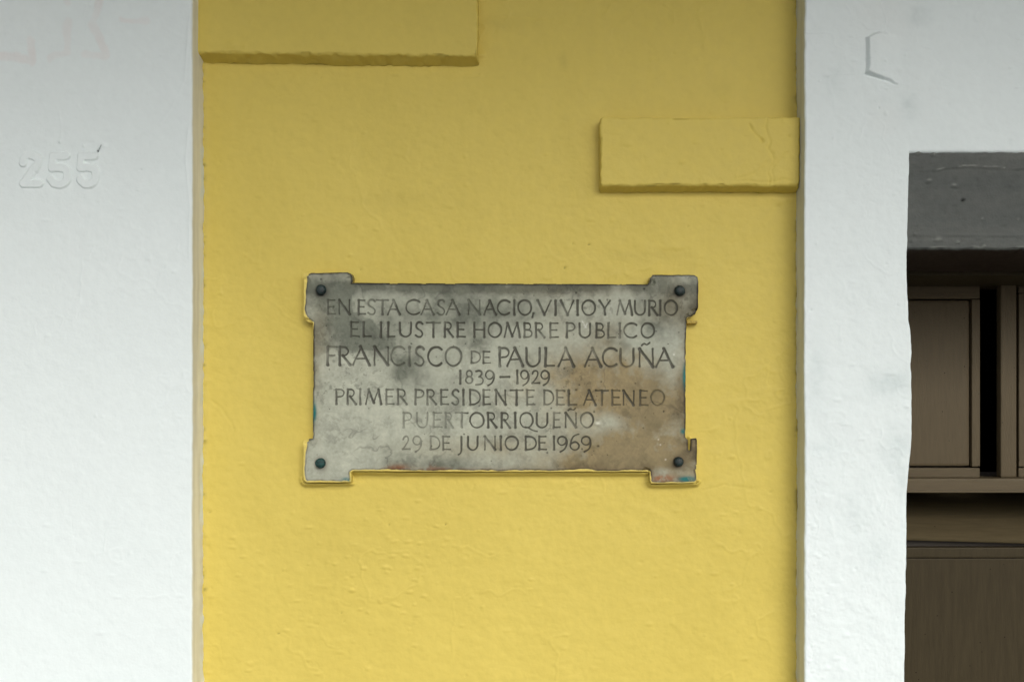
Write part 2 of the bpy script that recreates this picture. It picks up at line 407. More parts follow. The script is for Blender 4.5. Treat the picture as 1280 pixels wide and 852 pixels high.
def build_left():
    edge = 240.0; r = 2.4
    back = (-PY + 0.006) / kP
    a = np.concatenate([np.linspace(PX(-3.2, PY), -30, 10, endpoint=False), np.linspace(-30, 20, 33, endpoint=False), np.arange(20, 132, .8), np.linspace(132, edge - r - 16, 60, endpoint=False), np.linspace(edge - r - 16, edge - r, 20, endpoint=False), edge - r + np.linspace(0, pi * r / 2, 7)[:-1], edge - r + pi * r / 2 + np.linspace(0, back, 14)])
    az = axis(QTp, -20, 872, QBp, 1.5, 12, ((178, 240),))
    p, q = np.meshgrid(a, az)
    e = np.clip(p - (edge - r), 0, None); th = np.clip(e / r, 0, pi / 2)
    P = np.minimum(p, edge - r) + r * np.sin(th)
    dep = r * (1 - np.cos(th)) + np.clip(e - pi * r / 2, 0, None)
    wob = 0.9 * fbm(q, q * 0 + 1, 90, 4, 81) + 0.5 * fbm(q, q * 0, 14, 3, 82)
    infl = sstep(edge - 14, edge - 1, p)
    P = P + wob * infl
    rag = fbm(p, q, 12, 4, 88) * sstep(back * 0.3, back * 1.0, dep) * 2.2     # lumpy paint deep in the corner
    P = P + rag * 0.8
    h = plaster(p, q, 500, 0.75)
    sp = [(130, 183, 3, .001, 1.2), (105, 183, 2, .001, 1), (57, 276, 1.6, .001, 3), (152, 262, 1.6, .0008, 2.6), (176, 213, 1.6, -.0012, 1), (98, 133, 2, .0008, 1), (101, 138, 1.5, .0008, 1), (45, 217, 1.5, -.0014, 1), (75, 178, 2, .0012, 1), (115, 175, 4, .0008, 1.5),
          (218, 340, 1.4, .001, 2), (60, 420, 2, .0008, 2), (120, 520, 2, .0008, 1)]
    for i in range(46): sp.append((rng.uniform(0, 232), rng.uniform(0, 852), rng.uniform(1, 3), rng.uniform(.0002, .0007), rng.uniform(.8, 2.4)))
    h = dabs(p, q, sp, h)
    for pts, a_, wd in [([(74, 140), (77, 160), (76, 178)], .0005, 1.2), ([(237, 20), (233, 70), (231, 100), (215, 135), (200, 155), (170, 170)], .0004, 1.4), ([(235, 160), (232, 200), (237, 260), (236, 320)], .0005, 1.4)]:
        h += a_ * np.exp(-(linedist(p, q, pts) / wd) ** 2) * (1 + fbm(p, q, 20, 2, 90))
    # raised house number
    lab = np.zeros(p.shape, int)
    jig1, jig2 = 1.7 * fbm(p, q, 11, 4, 501), 1.5 * fbm(p, q, 11, 4, 502)
    for i, (bb, st) in enumerate([((29, 50.5, 195, 230), NUM2), ((64, 85, 194.5, 230), NUM5), ((99.5, 121, 194.5, 230), NUM5)]):
        m = (p > bb[0] - 10) & (p < bb[1] + 10) & (q > bb[2] - 10) & (q < bb[3] + 10)
        g = np.zeros(p.shape)
        g[m] = stroke_field(p[m] + jig1[m], q[m] + jig2[m], st, bb, 5.6)
        h += 0.0024 * sstep(0.0, 0.22, g)
        lab[g > 0.03] = i + 1
    # slit in the plaster by the last digit
    d, t = segdist(p, q, (122.2, 189.5), (126.8, 181.5))
    slit = np.clip(1 - d / (1.3 - 0.9 * t), 0, 1)
    h -= 0.012 * sstep(0, .7, slit)
    fr = np.where(e > 0, np.clip(1 - e / (2 * r), 0, 1), 1)
    Y = PY + dep * kP - h * fr
    col = white_cols(p, q, 510)
    # old pinkish filler showing through the paint near the top
    j1, j2 = 4 * fbm(p, q, 18, 3, 511), 4 * fbm(p, q, 18, 3, 512)
    pk = np.zeros(p.shape)
    for pts, wd in [([(0, 71), (20, 71), (38, 75)], 6), ([(38, 52), (38, 78)], 5), ([(83, 25), (83, 66), (62, 73)], 5), ([(126, 0), (115, 28), (124, 48), (132, 70)], 6), ([(105, 67), (130, 72)], 5), ([(152, 25), (182, 27)], 4), ([(80, 0), (84, 4)], 4)]:
        pk = np.maximum(pk, sstep(wd + 1.5, wd - 2.5, linedist(p + j1, q + j2, pts)))
    pk = (pk * (0.7 + 0.5 * fbm(p, q, 22, 2, 513)))[..., None]
    col = col * (1 + 0.42 * pk * (np.array([0.785, 0.725, 0.70]) / WHI - 1))
    col = np.where((slit > 0.1)[..., None], col * 0.25, col)
    # yellow paint lapped raggedly onto the foot of the return, bounced light put into the return's colour
    ret = sstep(0.3, 1.2, dep / r)[..., None]
    col = col * (1 - ret) + ret * np.array([0.80, 0.80, 0.71]) * (1 + 0.2 * fbm(p, q, 30, 4, 520, sx=5, sy=.3))[..., None]
    wl = (sstep(back * .55, back * .7, dep + 5 * fbm(p, q, 24, 4, 525, .6)) * sstep(0, .3, fbm(p, q, 70, 3, 526) + .1))[..., None]
    col = col * (1 - wl * .8) + wl * .8 * WHI
    lap = sstep(back - 1.8, back - 0.2, dep + 4.0 * fbm(p, q, 9, 4, 522, .6))[..., None]
    col = col * (1 - lap) + lap * YEL
    V = np.stack([WX(P, PY), Y, WZ(q, PY)], -1).reshape(-1, 3)
    F = gridfaces(*p.shape)[..., ::-1].reshape(-1, 4)
    c = col.reshape(-1, 3); fl = lab.ravel()[F].max(1)
    o = mesh_obj('white_wall', *subset(V, F, c, fl == 0)[:2], M_white, None, subset(V, F, c, fl == 0)[2])
    tag(o, 'white plaster wall on the left with the raised house number 255', 'wall')
    for i, lb in enumerate(['raised painted digit 2', 'raised painted digit 5 in the middle of the number', 'raised painted digit 5 at the end of the number']):
        V2, F2, c2 = subset(V, F, c, fl == i + 1)
        tag(mesh_obj('house_number_digit', V2, F2, M_white, o, c2), lb)
    return o
left = build_left()

def edge_x(q):
    return np.interp(q, [190, 250, 310, 350, 375, 400, 415, 440, 455, 470, 500, 530, 560, 585, 600, 620, 700, 780, 852, 1500],
                     [1137.5, 1136, 1134.5, 1134, 1136, 1137, 1139, 1140.5, 1139, 1140.5, 1140, 1140.6, 1139.5, 1137, 1135.5, 1134, 1133.5, 1132, 1131.5, 1131]) + 0.7 * fbm(q, q * 0, 16, 3, 91)

def build_right():
    e0 = 1005.5; r = 2.4
    back = (-PY + 0.006) / kP
    x2 = PX(1.62, PY)
    E = 1136.0
    a = np.concatenate([e0 + r - pi * r / 2 - np.linspace(back, 0, 14)[:-1], e0 + r - np.linspace(pi * r / 2, 0, 7)[:-1], np.linspace(e0 + r, e0 + 20, 22, endpoint=False), np.linspace(e0 + 20, 1072, 30, endpoint=False), np.arange(1072, 1128, .8), E - np.array([6, 5, 4, 3, 2.2, 1.5, .9, .4, 0])])
    ic = len(a) - 1
    a2 = np.concatenate([np.arange(E + 1.5, 1300, 1.5), np.arange(1300, 1625, 2.2), np.linspace(1626, x2, 4)])
    ic2 = ic + len(a2)
    a = np.concatenate([a, a2, np.linspace(x2, PX(3.2, PY), 6)[1:]])
    qt = 190.5
    az = np.concatenate([np.linspace(QTp, -20, 10, endpoint=False), np.arange(-20, 34, 1.5), np.arange(34, 112, .8), np.arange(112, qt - 5, 1.5), qt - np.array([5, 4, 3, 2.2, 1.5, .9, .4, 0])])
    jt = len(az) - 1
    az = np.concatenate([az, np.arange(qt + 1.4, 872, 1.4), np.linspace(873, QBp, 12)])
    p, q = np.meshgrid(a, az)
    e = np.clip((e0 + r) - p, 0, None); th = np.clip(e / r, 0, pi / 2)
    P = np.maximum(p, e0 + r) - r * np.sin(th)
    dep = r * (1 - np.cos(th)) + np.clip(e - pi * r / 2, 0, None)
    wob = 0.9 * fbm(q, q * 0 + 4, 90, 4, 181) + 0.5 * fbm(q, q * 0, 14, 3, 182)
    P = P + wob * sstep(e0 + 14, e0 + 1, p)
    rag = fbm(p, q, 12, 4, 188) * sstep(back * 0.3, back, dep) * 1.6
    P = P + rag
    P = P + (edge_x(q) - E) * np.clip(1 - np.abs(p - E) / 45, 0, 1)
    tw = 0.5 * fbm(p, p * 0, 10, 3, 191)
    Q = q + tw * np.clip(1 - np.abs(q - qt) / 8, 0, 1) * (p > E - 4)
    h = plaster(p, q, 600, 0.95)
    rough = sstep(330, 700, q)
    h = h + 0.0007 * fbm(p, q, 22, 4, 640, .6) * (0.4 + rough) + .00022 * fbm(p, q, 4.5, 2, 645) * rough
    # half-filled plate: sharp left and lower edges, feathered right
    poly = [(1080.5, 47), (1099, 38.5), (1145, 50), (1140, 112), (1118, 104.5), (1100, 98), (1081.5, 92)]
    jx, jy = 0.9 * fbm(p, q, 10, 3, 650), 1.2 * fbm(p, q, 10, 3, 651)
    sd, _, _ = polysd(p + jx, q + jy, poly)
    lowe = sstep(84, 95, q)
    h += 0.0062 * sstep(0, 5.0 - 3.2 * lowe, sd) * sstep(1130, 1086, p)
    h -= 0.0016 * np.exp(-(linedist(p + jx, q + jy, [(1081, 93), (1098, 98.5), (1119, 106)]) / 1.1) ** 2)
    sp = [(1108, 44.5, 1.3, -.0016, 1), (1098, 136, 1.4, -.0014, 1), (1130, 70, 2, .0012, .7), (1105, 78, 2, .001, 1), (1196, 5, 1.6, -.001, 1), (1185, 132, 1.5, -.001, 1), (1107, 143, 3, .0012, 1), (1042, 173, 2, .0012, .8), (1024, 102, 2, .001, 1),
          (1014, 388, 1.3, -.0014, 1.2), (1034, 742, 1.3, -.0016, 1), (1046, 500, 3, .001, 1.4), (1056, 530, 3, .001, 1.6), (1112, 467, 3, .0012, 2), (1130, 508, 2.4, .0014, 1.2), (1125, 773, 1.6, -.001, 1), (1128, 652, 1.6, -.001, 1),
          (1127, 225, 1.4, .001, 2), (1118, 243, 1.4, .001, 2), (1133, 280, 1.4, -.001, 1)]
    for i in range(120): sp.append((rng.uniform(1010, 1280), rng.uniform(0, 852) , rng.uniform(.9, 3), rng.choice([-1, 1, 1]) * rng.uniform(.0003, .0009), rng.uniform(.8, 2.2)))
    for i in range(60): sp.append((rng.uniform(1008, 1034), rng.uniform(560, 852), rng.uniform(.9, 2), rng.uniform(.0003, .0008), rng.uniform(.6, 1.6)))
    h = dabs(p, q, sp, h)
    fr = np.where(e > 0, np.clip(1 - e / (2 * r), 0, 1), 1)
    # round the arris of the opening
    do = np.hypot(np.clip(E - p, 0, None), np.clip(qt - q, 0, None))
    do = np.where(p > x2, np.hypot(p - x2, np.clip(qt - q, 0, None)), do)
    ra = 4.0
    arr = np.where(do < ra, ra - np.sqrt(np.clip(ra * ra - (ra - do) ** 2, 0, None)), 0)
    Y = PY + (dep + arr * 0.8) * kP - h * fr * np.where(do < 6, .35 + .65 * do / 6, 1)
    col = white_cols(p, q, 610)
    pk = (sstep(60, 10, np.hypot(p - 1105, q - 20)) * 0.25 + sstep(30, 5, np.hypot(p - 1105, q - 150)) * 0.2)[..., None]
    col = col * (1 - pk * np.array([0.02, .06, .08]))
    sm = np.zeros(p.shape)
    for cx, cy, rx, ry, a_ in [(1112, 478, 26, 16, .13), (1120, 560, 18, 30, .10), (1136, 134, 11, 14, .10), (1146, 20, 14, 12, .08), (1020, 470, 10, 40, .07), (1035, 560, 30, 10, .05), (1070, 640, 18, 30, .05), (1095, 690, 22, 26, .05), (1040, 100, 14, 20, .04), (1128, 600, 9, 20, .08)]:
        d2 = ((p - cx) / rx) ** 2 + ((q - cy) / ry) ** 2
        sm += a_ * np.exp(-d2) * (1 + 0.9 * fbm(p, q, 10, 4, 655))
    col = col * (1 - np.clip(sm, 0, .4)[..., None] * np.array([1.1, .95, .95]))
    ret = sstep(0.3, 1.2, dep / r)[..., None]
    col = col * (1 - ret) + ret * np.array([0.66, 0.68, 0.61]) * (1 + 0.12 * fbm(p, q, 30, 4, 620, sx=3, sy=.3))[..., None]  # greyer return, the shade of this side put into the colour
    lap = sstep(back - 1.4, back - 0.2, dep + 3.4 * fbm(p, q, 9, 4, 622, .6))[..., None]
    col = col * (1 - lap) + lap * YEL * 0.9
    V = np.stack([WX(P, PY), Y, WZ(Q, PY)], -1)
    F = gridfaces(*p.shape)[..., ::-1]
    keep = np.ones(F.shape[:2], bool); keep[jt:, ic:ic2] = False
    Vf = V.reshape(-1, 3); Ff = F[keep]
    V2, F2, c2 = subset(Vf, Ff, col.reshape(-1, 3), np.ones(len(Ff), bool))
    o = mesh_obj('white_wall', V2, F2, M_white, None, c2)
    tag(o, 'white plaster pier and wall on the right around the brown door recess', 'wall')
    # jambs
    dy = np.concatenate([np.linspace(0, .05, 8), np.linspace(.07, .40, 10)])
    for nm, c_, flip in (('opening_jamb', ic, False), ('opening_jamb', ic2, True)):
        base = V[jt:, c_]
        n = len(base)
        G = base[:, None, :] + np.zeros((n, len(dy), 3)); G[..., 1] += dy[None]
        tt = np.clip(dy / 0.3, 0, 1)[None]
        G[..., 0] = base[:, None, 0] * (1 - tt) + (WX(1137, PY) if c_ == ic else base[0, 0]) * tt
        FF = gridfaces(n, len(dy)); FF = FF[..., ::-1] if flip else FF
        cc = np.repeat(WHI[None], n * len(dy), 0)
        tag(mesh_obj(nm, G.reshape(-1, 3), FF.reshape(-1, 4), M_white, o, cc), 'hidden side of the recess' if c_ == ic else None)
    # dark grey painted beam just behind the wall face
    def beam_relief(p, q, h):
        h = plaster(p, q, 760, .8) + .00035 * fbm(p, q, 9, 4, 765, .6, .5, 1.6)
        jx, jy = 1.2 * fbm(p, q, 9, 3, 766), 1.2 * fbm(p, q, 9, 3, 767)
        h += .0022 * np.exp(-(linedist(p + jx, q + jy, [(1137, 213), (1165, 213), (1185, 210), (1205, 208.5), (1225, 209.5), (1255, 211), (1400, 211)]) / .9) ** 2) * (.7 + .8 * fbm(p, q, 22, 2, 768))
        h += .0009 * sstep(212, 208, q + jy)
        h += .0010 * np.exp(-((q + jy * .6 - 294) / 1.4) ** 2) + .0022 * np.exp(-((q + jy - 309) / 2.0) ** 2)
        sp = [(1161, 226, 3, .0013, 1.6), (1192, 233, 3.4, .0013, 1.5), (1190, 236, 2, -.0016, 1.4), (1172, 300, 3.4, .0026, 1.8), (1168, 299, 1.6, -.002, 2), (1196, 303, 1.8, .003, 1.6), (1229, 307.5, 1.6, .003, 2), (1227, 273, 1.3, .002, 1), (1272, 274, 1.4, .002, 1.3),
              (1147, 192, 3, .003, 1.5), (1166, 194, 2.4, .003, 1.2), (1143, 205, 3, .0012, 1), (1139, 302, 2, .002, 1), (1194, 257, 1.4, .0016, 1.6), (1203.5, 250.5, 1.5, -.004, 1.5), (1143, 293, 1.6, .0016, 1), (1220, 190, 2, .002, 2)]
        for k in range(70): sp.append((rng.uniform(1137, 1290), rng.uniform(192, 311), rng.uniform(.8, 2.2), rng.choice([-1, 1]) * rng.uniform(.0003, .0011), rng.uniform(.8, 2.6)))
        return dabs(p, q, sp, h)
    def beam_col(p, q, col, h):
        n = fbm(p, q, 50, 5, 770, .65, .35, 2.2)[..., None]
        col = col * (1 + .22 * n * np.array([1.15, 1, .9])) * (1 + .12 * fbm(p, q, 6, 3, 775)[..., None])
        jx, jy = 1.2 * fbm(p, q, 9, 3, 766), 1.2 * fbm(p, q, 9, 3, 767)
        pale = np.exp(-(linedist(p + jx, q + jy, [(1165, 213), (1185, 209.3), (1205, 207.8), (1225, 208.6), (1255, 210)]) / .8) ** 2) * sstep(0, .5, fbm(p, q, 14, 3, 777) + .15)
        pale += sstep(3, .5, np.abs(q + jy - 309.5)) * sstep(-.2, .5, fbm(p, q, 18, 3, 778)) * .5  # light caught by the lower arris, put into the colour
        for (cx, cy, r_) in [(1161, 225, 2), (1192, 231, 2), (1172, 299, 3), (1196, 302.5, 1.8), (1229, 307, 1.8), (1147, 191.5, 2.6), (1166, 193.5, 2), (1227, 273, 1), (1272, 274, 1.2)]:
            pale += np.exp(-(((p - cx) / r_ / 1.5) ** 2 + ((q - cy) / r_ * 1.3) ** 2)) * .8
        pale = np.clip(pale, 0, 1)[..., None]
        col = col * (1 - pale) + pale * np.array([.22, .235, .21])
        hole = np.exp(-(((p - 1203.5) / 2.2) ** 2 + ((q - 250.5 + .4 * (p - 1203.5)) / 1.2) ** 2))[..., None]
        col = col * (1 - .95 * np.clip(hole * 1.5, 0, 1))
        under = sstep(313.2 - 2, 314.2, q)[..., None]  # underside near-black brown, its shade deepened in the colour
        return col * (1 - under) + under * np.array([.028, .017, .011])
    bq = PZ(0, 0)
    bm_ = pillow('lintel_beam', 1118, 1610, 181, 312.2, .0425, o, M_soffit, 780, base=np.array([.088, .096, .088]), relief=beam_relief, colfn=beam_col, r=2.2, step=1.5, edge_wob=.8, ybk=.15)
    tag(bm_, 'dark grey painted beam over the door with light painted on its lower edge')
    return o, V[jt, ic, 2]
right, ZS = build_right()

# ------------------------------------------------------------------ marble plaque
TH = 0.018
QY = -TH
def X1(*pts): return list(pts)
LET = {
 'A': [([(0, 0), (.5, 1)], .7), ([(.47, 1), (1, 0)], 1.1), ([(.2, .36), (.8, .36)], .65)],
 'B': [([(.05, 0), (.05, 1)], 1), ([(.05, 1), (.4, 1)] + arc(.4, .765, .42, .235, 90, -90) + [(.05, .53)], .75), ([(.05, .53), (.45, .53)] + arc(.45, .265, .53, .265, 90, -90) + [(.05, 0)], .8)],
 'C': [(arc(.62, .5, .62, .52, 48, 312, 22), .9)],
 'D': [([(.05, 0), (.05, 1)], 1), ([(.05, 1), (.3, 1)] + arc(.3, .5, .7, .5, 90, -90, 18) + [(.05, 0)], .85)],
 'E': [([(.08, 0), (.08, 1)], 1.05), ([(.08, 1), (.95, 1)], .65), ([(.08, .52), (.82, .52)], .65), ([(.08, .01), (1, .01)], .7)],
 'F': [([(.08, 0), (.08, 1)], 1.1), ([(.08, 1), (1, 1)], .7), ([(.08, .53), (.8, .53)], .65)],
 'H': [([(.06, 0), (.06, 1)], 1), ([(.94, 0), (.94, 1)], 1), ([(.06, .52), (.94, .52)], .65)],
 'I': [([(.5, 0), (.5, 1)], 1.1)],
 'J': [(chaikin([(.8, 1), (.8, .1), (.75, -.25), (.1, -.38)]), .95)],
 'L': [([(.08, 0), (.08, 1)], 1.1), ([(.08, .01), (1, .01)], .7)],
 'M': [([(.03, 0), (.2, 1)], .65), ([(.2, 1), (.52, .08)], 1.1), ([(.52, .08), (.82, 1)], .65), ([(.82, 1), (.98, 0)], 1.1)],
 'N': [([(.06, 0), (.06, 1)], .65), ([(.06, 1), (.94, 0)], 1.15), ([(.94, 0), (.94, 1)], .65)],
 'O': [(arc(.5, .5, .5, .52, 0, 360, 30), .9)],
 'P': [([(.08, 0), (.08, 1)], 1.1), ([(.0, 1), (.5, 1)] + arc(.5, .74, .48, .26, 90, -100, 14) + [(.3, .47)], .8)],
 'Q': [(arc(.5, .5, .5, .52, 0, 360, 30), .85), (chaikin([(.4, .02), (.7, -.02), (.95, -.2), (1.32, -.27)]), .8)],
 'R': [([(.08, 0), (.08, 1)], 1.05), ([(.08, 1), (.42, 1)] + arc(.42, .76, .40, .24, 90, -90, 12) + [(.3, .52)], .75), ([(.36, .52), (1, 0)], 1.1)],
 'S': [(chaikin([(.95, .9), (.7, 1.02), (.25, 1.02), (.02, .8), (.2, .58), (.75, .44), (1.0, .22), (.78, -.02), (.3, -.03), (.0, .1)]), .95)],
 'T': [([(.5, 0), (.5, 1)], 1.05), ([(0, 1), (1, 1)], .7)],
 'U': [([(.05, 1), (.05, .36)] + arc(.49, .36, .44, .38, 180, 360, 16) + [(.93, 1)], .9)],
 'V': [([(0, 1), (.5, 0)], 1.15), ([(.5, 0), (1, 1)], .7)],
 'Y': [([(0, 1), (.5, .45)], 1.05), ([(1, 1), (.5, .45)], .7), ([(.5, .45), (.5, 0)], 1)],
 '1': [([(.5, 0), (.5, 1)], 1)],
 '2': [(chaikin([(.08, .78), (.2, 1.0), (.65, 1.04), (.85, .76), (.5, .35), (.05, .02)]), .8), ([(.05, .02), (1, .02)], .85)],
 '3': [(chaikin([(.1, .98), (.5, 1.03), (.85, .9), (.75, .6), (.3, .5), (.8, .48), (1.0, .2), (.75, -.1), (.1, -.12)]), .85)],
 '6': [(arc(.5, .28, .5, .3, 0, 360, 24), .8), (chaikin([(.02, .35), (.08, .75), (.4, 1.05), (.95, 1.18)]), .8)],
 '8': [(arc(.5, .76, .42, .25, 0, 360, 20), .8), (arc(.5, .26, .5, .27, 0, 360, 20), .9)],
 '9': [(arc(.46, .68, .46, .33, 0, 360, 22), .8), (chaikin([(.93, .75), (1.0, .35), (.75, .0), (.3, -.16)]), .9)],
 '-': [([(0, .5), (1, .52)], .9)],
 ',': [([(.6, .1), (.2, -.16)], .9)],
 '.': [([(.5, .0), (.5, .05)], 1.0)],
 '~': [(chaikin([(0, .2), (.3, .7), (.7, .3), (1, .8)]), .9)],
}
def LN(y0, y1, s, y0r=None, y1r=None, r=1.62, fade=None):
    return dict(y0=y0, y1=y1, y0r=y0r or y0, y1r=y1r or y1, s=s, r=r)
LINES = [
 LN(375, 392.5, [('E', 409, 418.5), ('N', 423, 437.5), ('E', 447.5, 456), ('S', 459.5, 469), ('T', 470.5, 485), ('A', 484.5, 499.5), ('C', 507.5, 523.5), ('A', 526.5, 541.5), ('S', 546.5, 555.5), ('A', 557.5, 574), ('N', 584.5, 600.5), ('A', 605, 619.5), ('C', 622, 636), ('I', 641, 644),
   ('O', 647.5, 664), (',', 665, 668), ('V', 672, 688.5), ('I', 692.5, 696), ('V', 701, 717), ('I', 720.5, 723.5), ('O', 727.5, 744), ('Y', 749.5, 762.5), ('M', 770.5, 790.5), ('U', 793, 807), ('R', 810.5, 821.5), ('I', 823.5, 826.5), ('O', 830.5, 846.5)], 376, 393.5),
 LN(402.8, 420.3, [('E', 438, 448), ('L', 453.5, 463.5), ('I', 474.5, 477.5), ('L', 484.5, 493), ('U', 499, 514.5), ('S', 519.5, 528.5), ('T', 533, 550), ('R', 555, 565.5), ('E', 571, 581), ('H', 592, 606), ('O', 610.5, 626.5), ('M', 630, 650), ('B', 655, 665), ('R', 669, 680), ('E', 687, 697.5),
   ('P', 707.5, 718.5), ('U', 723.5, 738.5), ('B', 745, 755.5), ('L', 759.5, 769.5), ('I', 773, 776), ('C', 780, 795), ('O', 801.5, 817.5)], 404.5, 422),
 LN(433.5, 455.8, [('F', 408.5, 420.5), ('R', 423.5, 437.5), ('A', 441, 461.5), ('N', 467, 486), ('C', 488.5, 504.5), ('I', 510, 513), ('S', 519, 530), ('C', 535, 551), ('O', 556.5, 576.5), ('P', 623.5, 636), ('A', 634, 653.5), ('U', 657, 675.5), ('L', 681, 692.5), ('A', 698, 717),
   ('A', 731, 751), ('C', 753.5, 770), ('U', 774.5, 793), ('N', 798.5, 817), ('A', 820, 841)], 436, 458.3, r=1.95),
 LN(463.5, 479, [('1', 573.5, 577), ('8', 582, 590.5), ('3', 594, 604), ('9', 607, 617.5), ('-', 625.5, 636.5), ('1', 645, 648), ('9', 651, 661), ('2', 664.5, 674), ('9', 676, 686.5)], r=1.6),
 LN(486.5, 504.6, [('P', 419.5, 430), ('R', 433.5, 444.5), ('I', 448.5, 451.5), ('M', 456.5, 476.5), ('E', 482, 492), ('R', 496.5, 508), ('P', 518.5, 529.5), ('R', 533, 544.5), ('E', 550.5, 560), ('S', 565, 573.5), ('I', 577.5, 581), ('D', 587, 600), ('E', 603.5, 612.5), ('N', 619, 632.5),
   ('T', 638, 653.5), ('E', 658, 668), ('D', 679.5, 692), ('E', 695.5, 705), ('L', 710, 720.5), ('A', 729.5, 744), ('T', 744.5, 760), ('E', 764.5, 775), ('N', 778.5, 793), ('E', 799.5, 809), ('O', 813.5, 830)], 488.5, 506.3),
 LN(516, 534, [('P', 503.5, 514), ('U', 520, 535), ('E', 541, 552), ('R', 556, 565.5), ('T', 569.5, 584.5), ('O', 587.5, 604.5), ('R', 609, 620), ('R', 626, 637), ('I', 642.5, 645.5), ('Q', 650, 666), ('U', 670, 685), ('E', 691.5, 700), ('N', 706, 720.5), ('O', 725.5, 741.5)], r=1.6),
 LN(545.5, 561.7, [('2', 503, 512), ('9', 516, 526.5), ('D', 537.5, 549.5), ('E', 553, 562.5), ('J', 572.5, 577.5), ('U', 584, 598), ('N', 605, 619.5), ('I', 624.5, 627), ('O', 631.5, 647.5), ('D', 656.5, 670), ('E', 673, 682.5), ('1', 691, 694), ('9', 697, 708.5), ('6', 713, 723.5), ('9', 727, 738.5)], r=1.6),
]
EXTRA = {2: [('D', 588.5, 600.5, 439.3, 453.6, 1.4), ('E', 603.5, 612.5, 439.3, 453.6, 1.4), ('~', 802, 812, 427, 433, 1.5)],
         5: [('~', 710, 719, 509, 514, 1.35)],
         0: [('.', 0, 0, 0, 0, 0)][:0]}



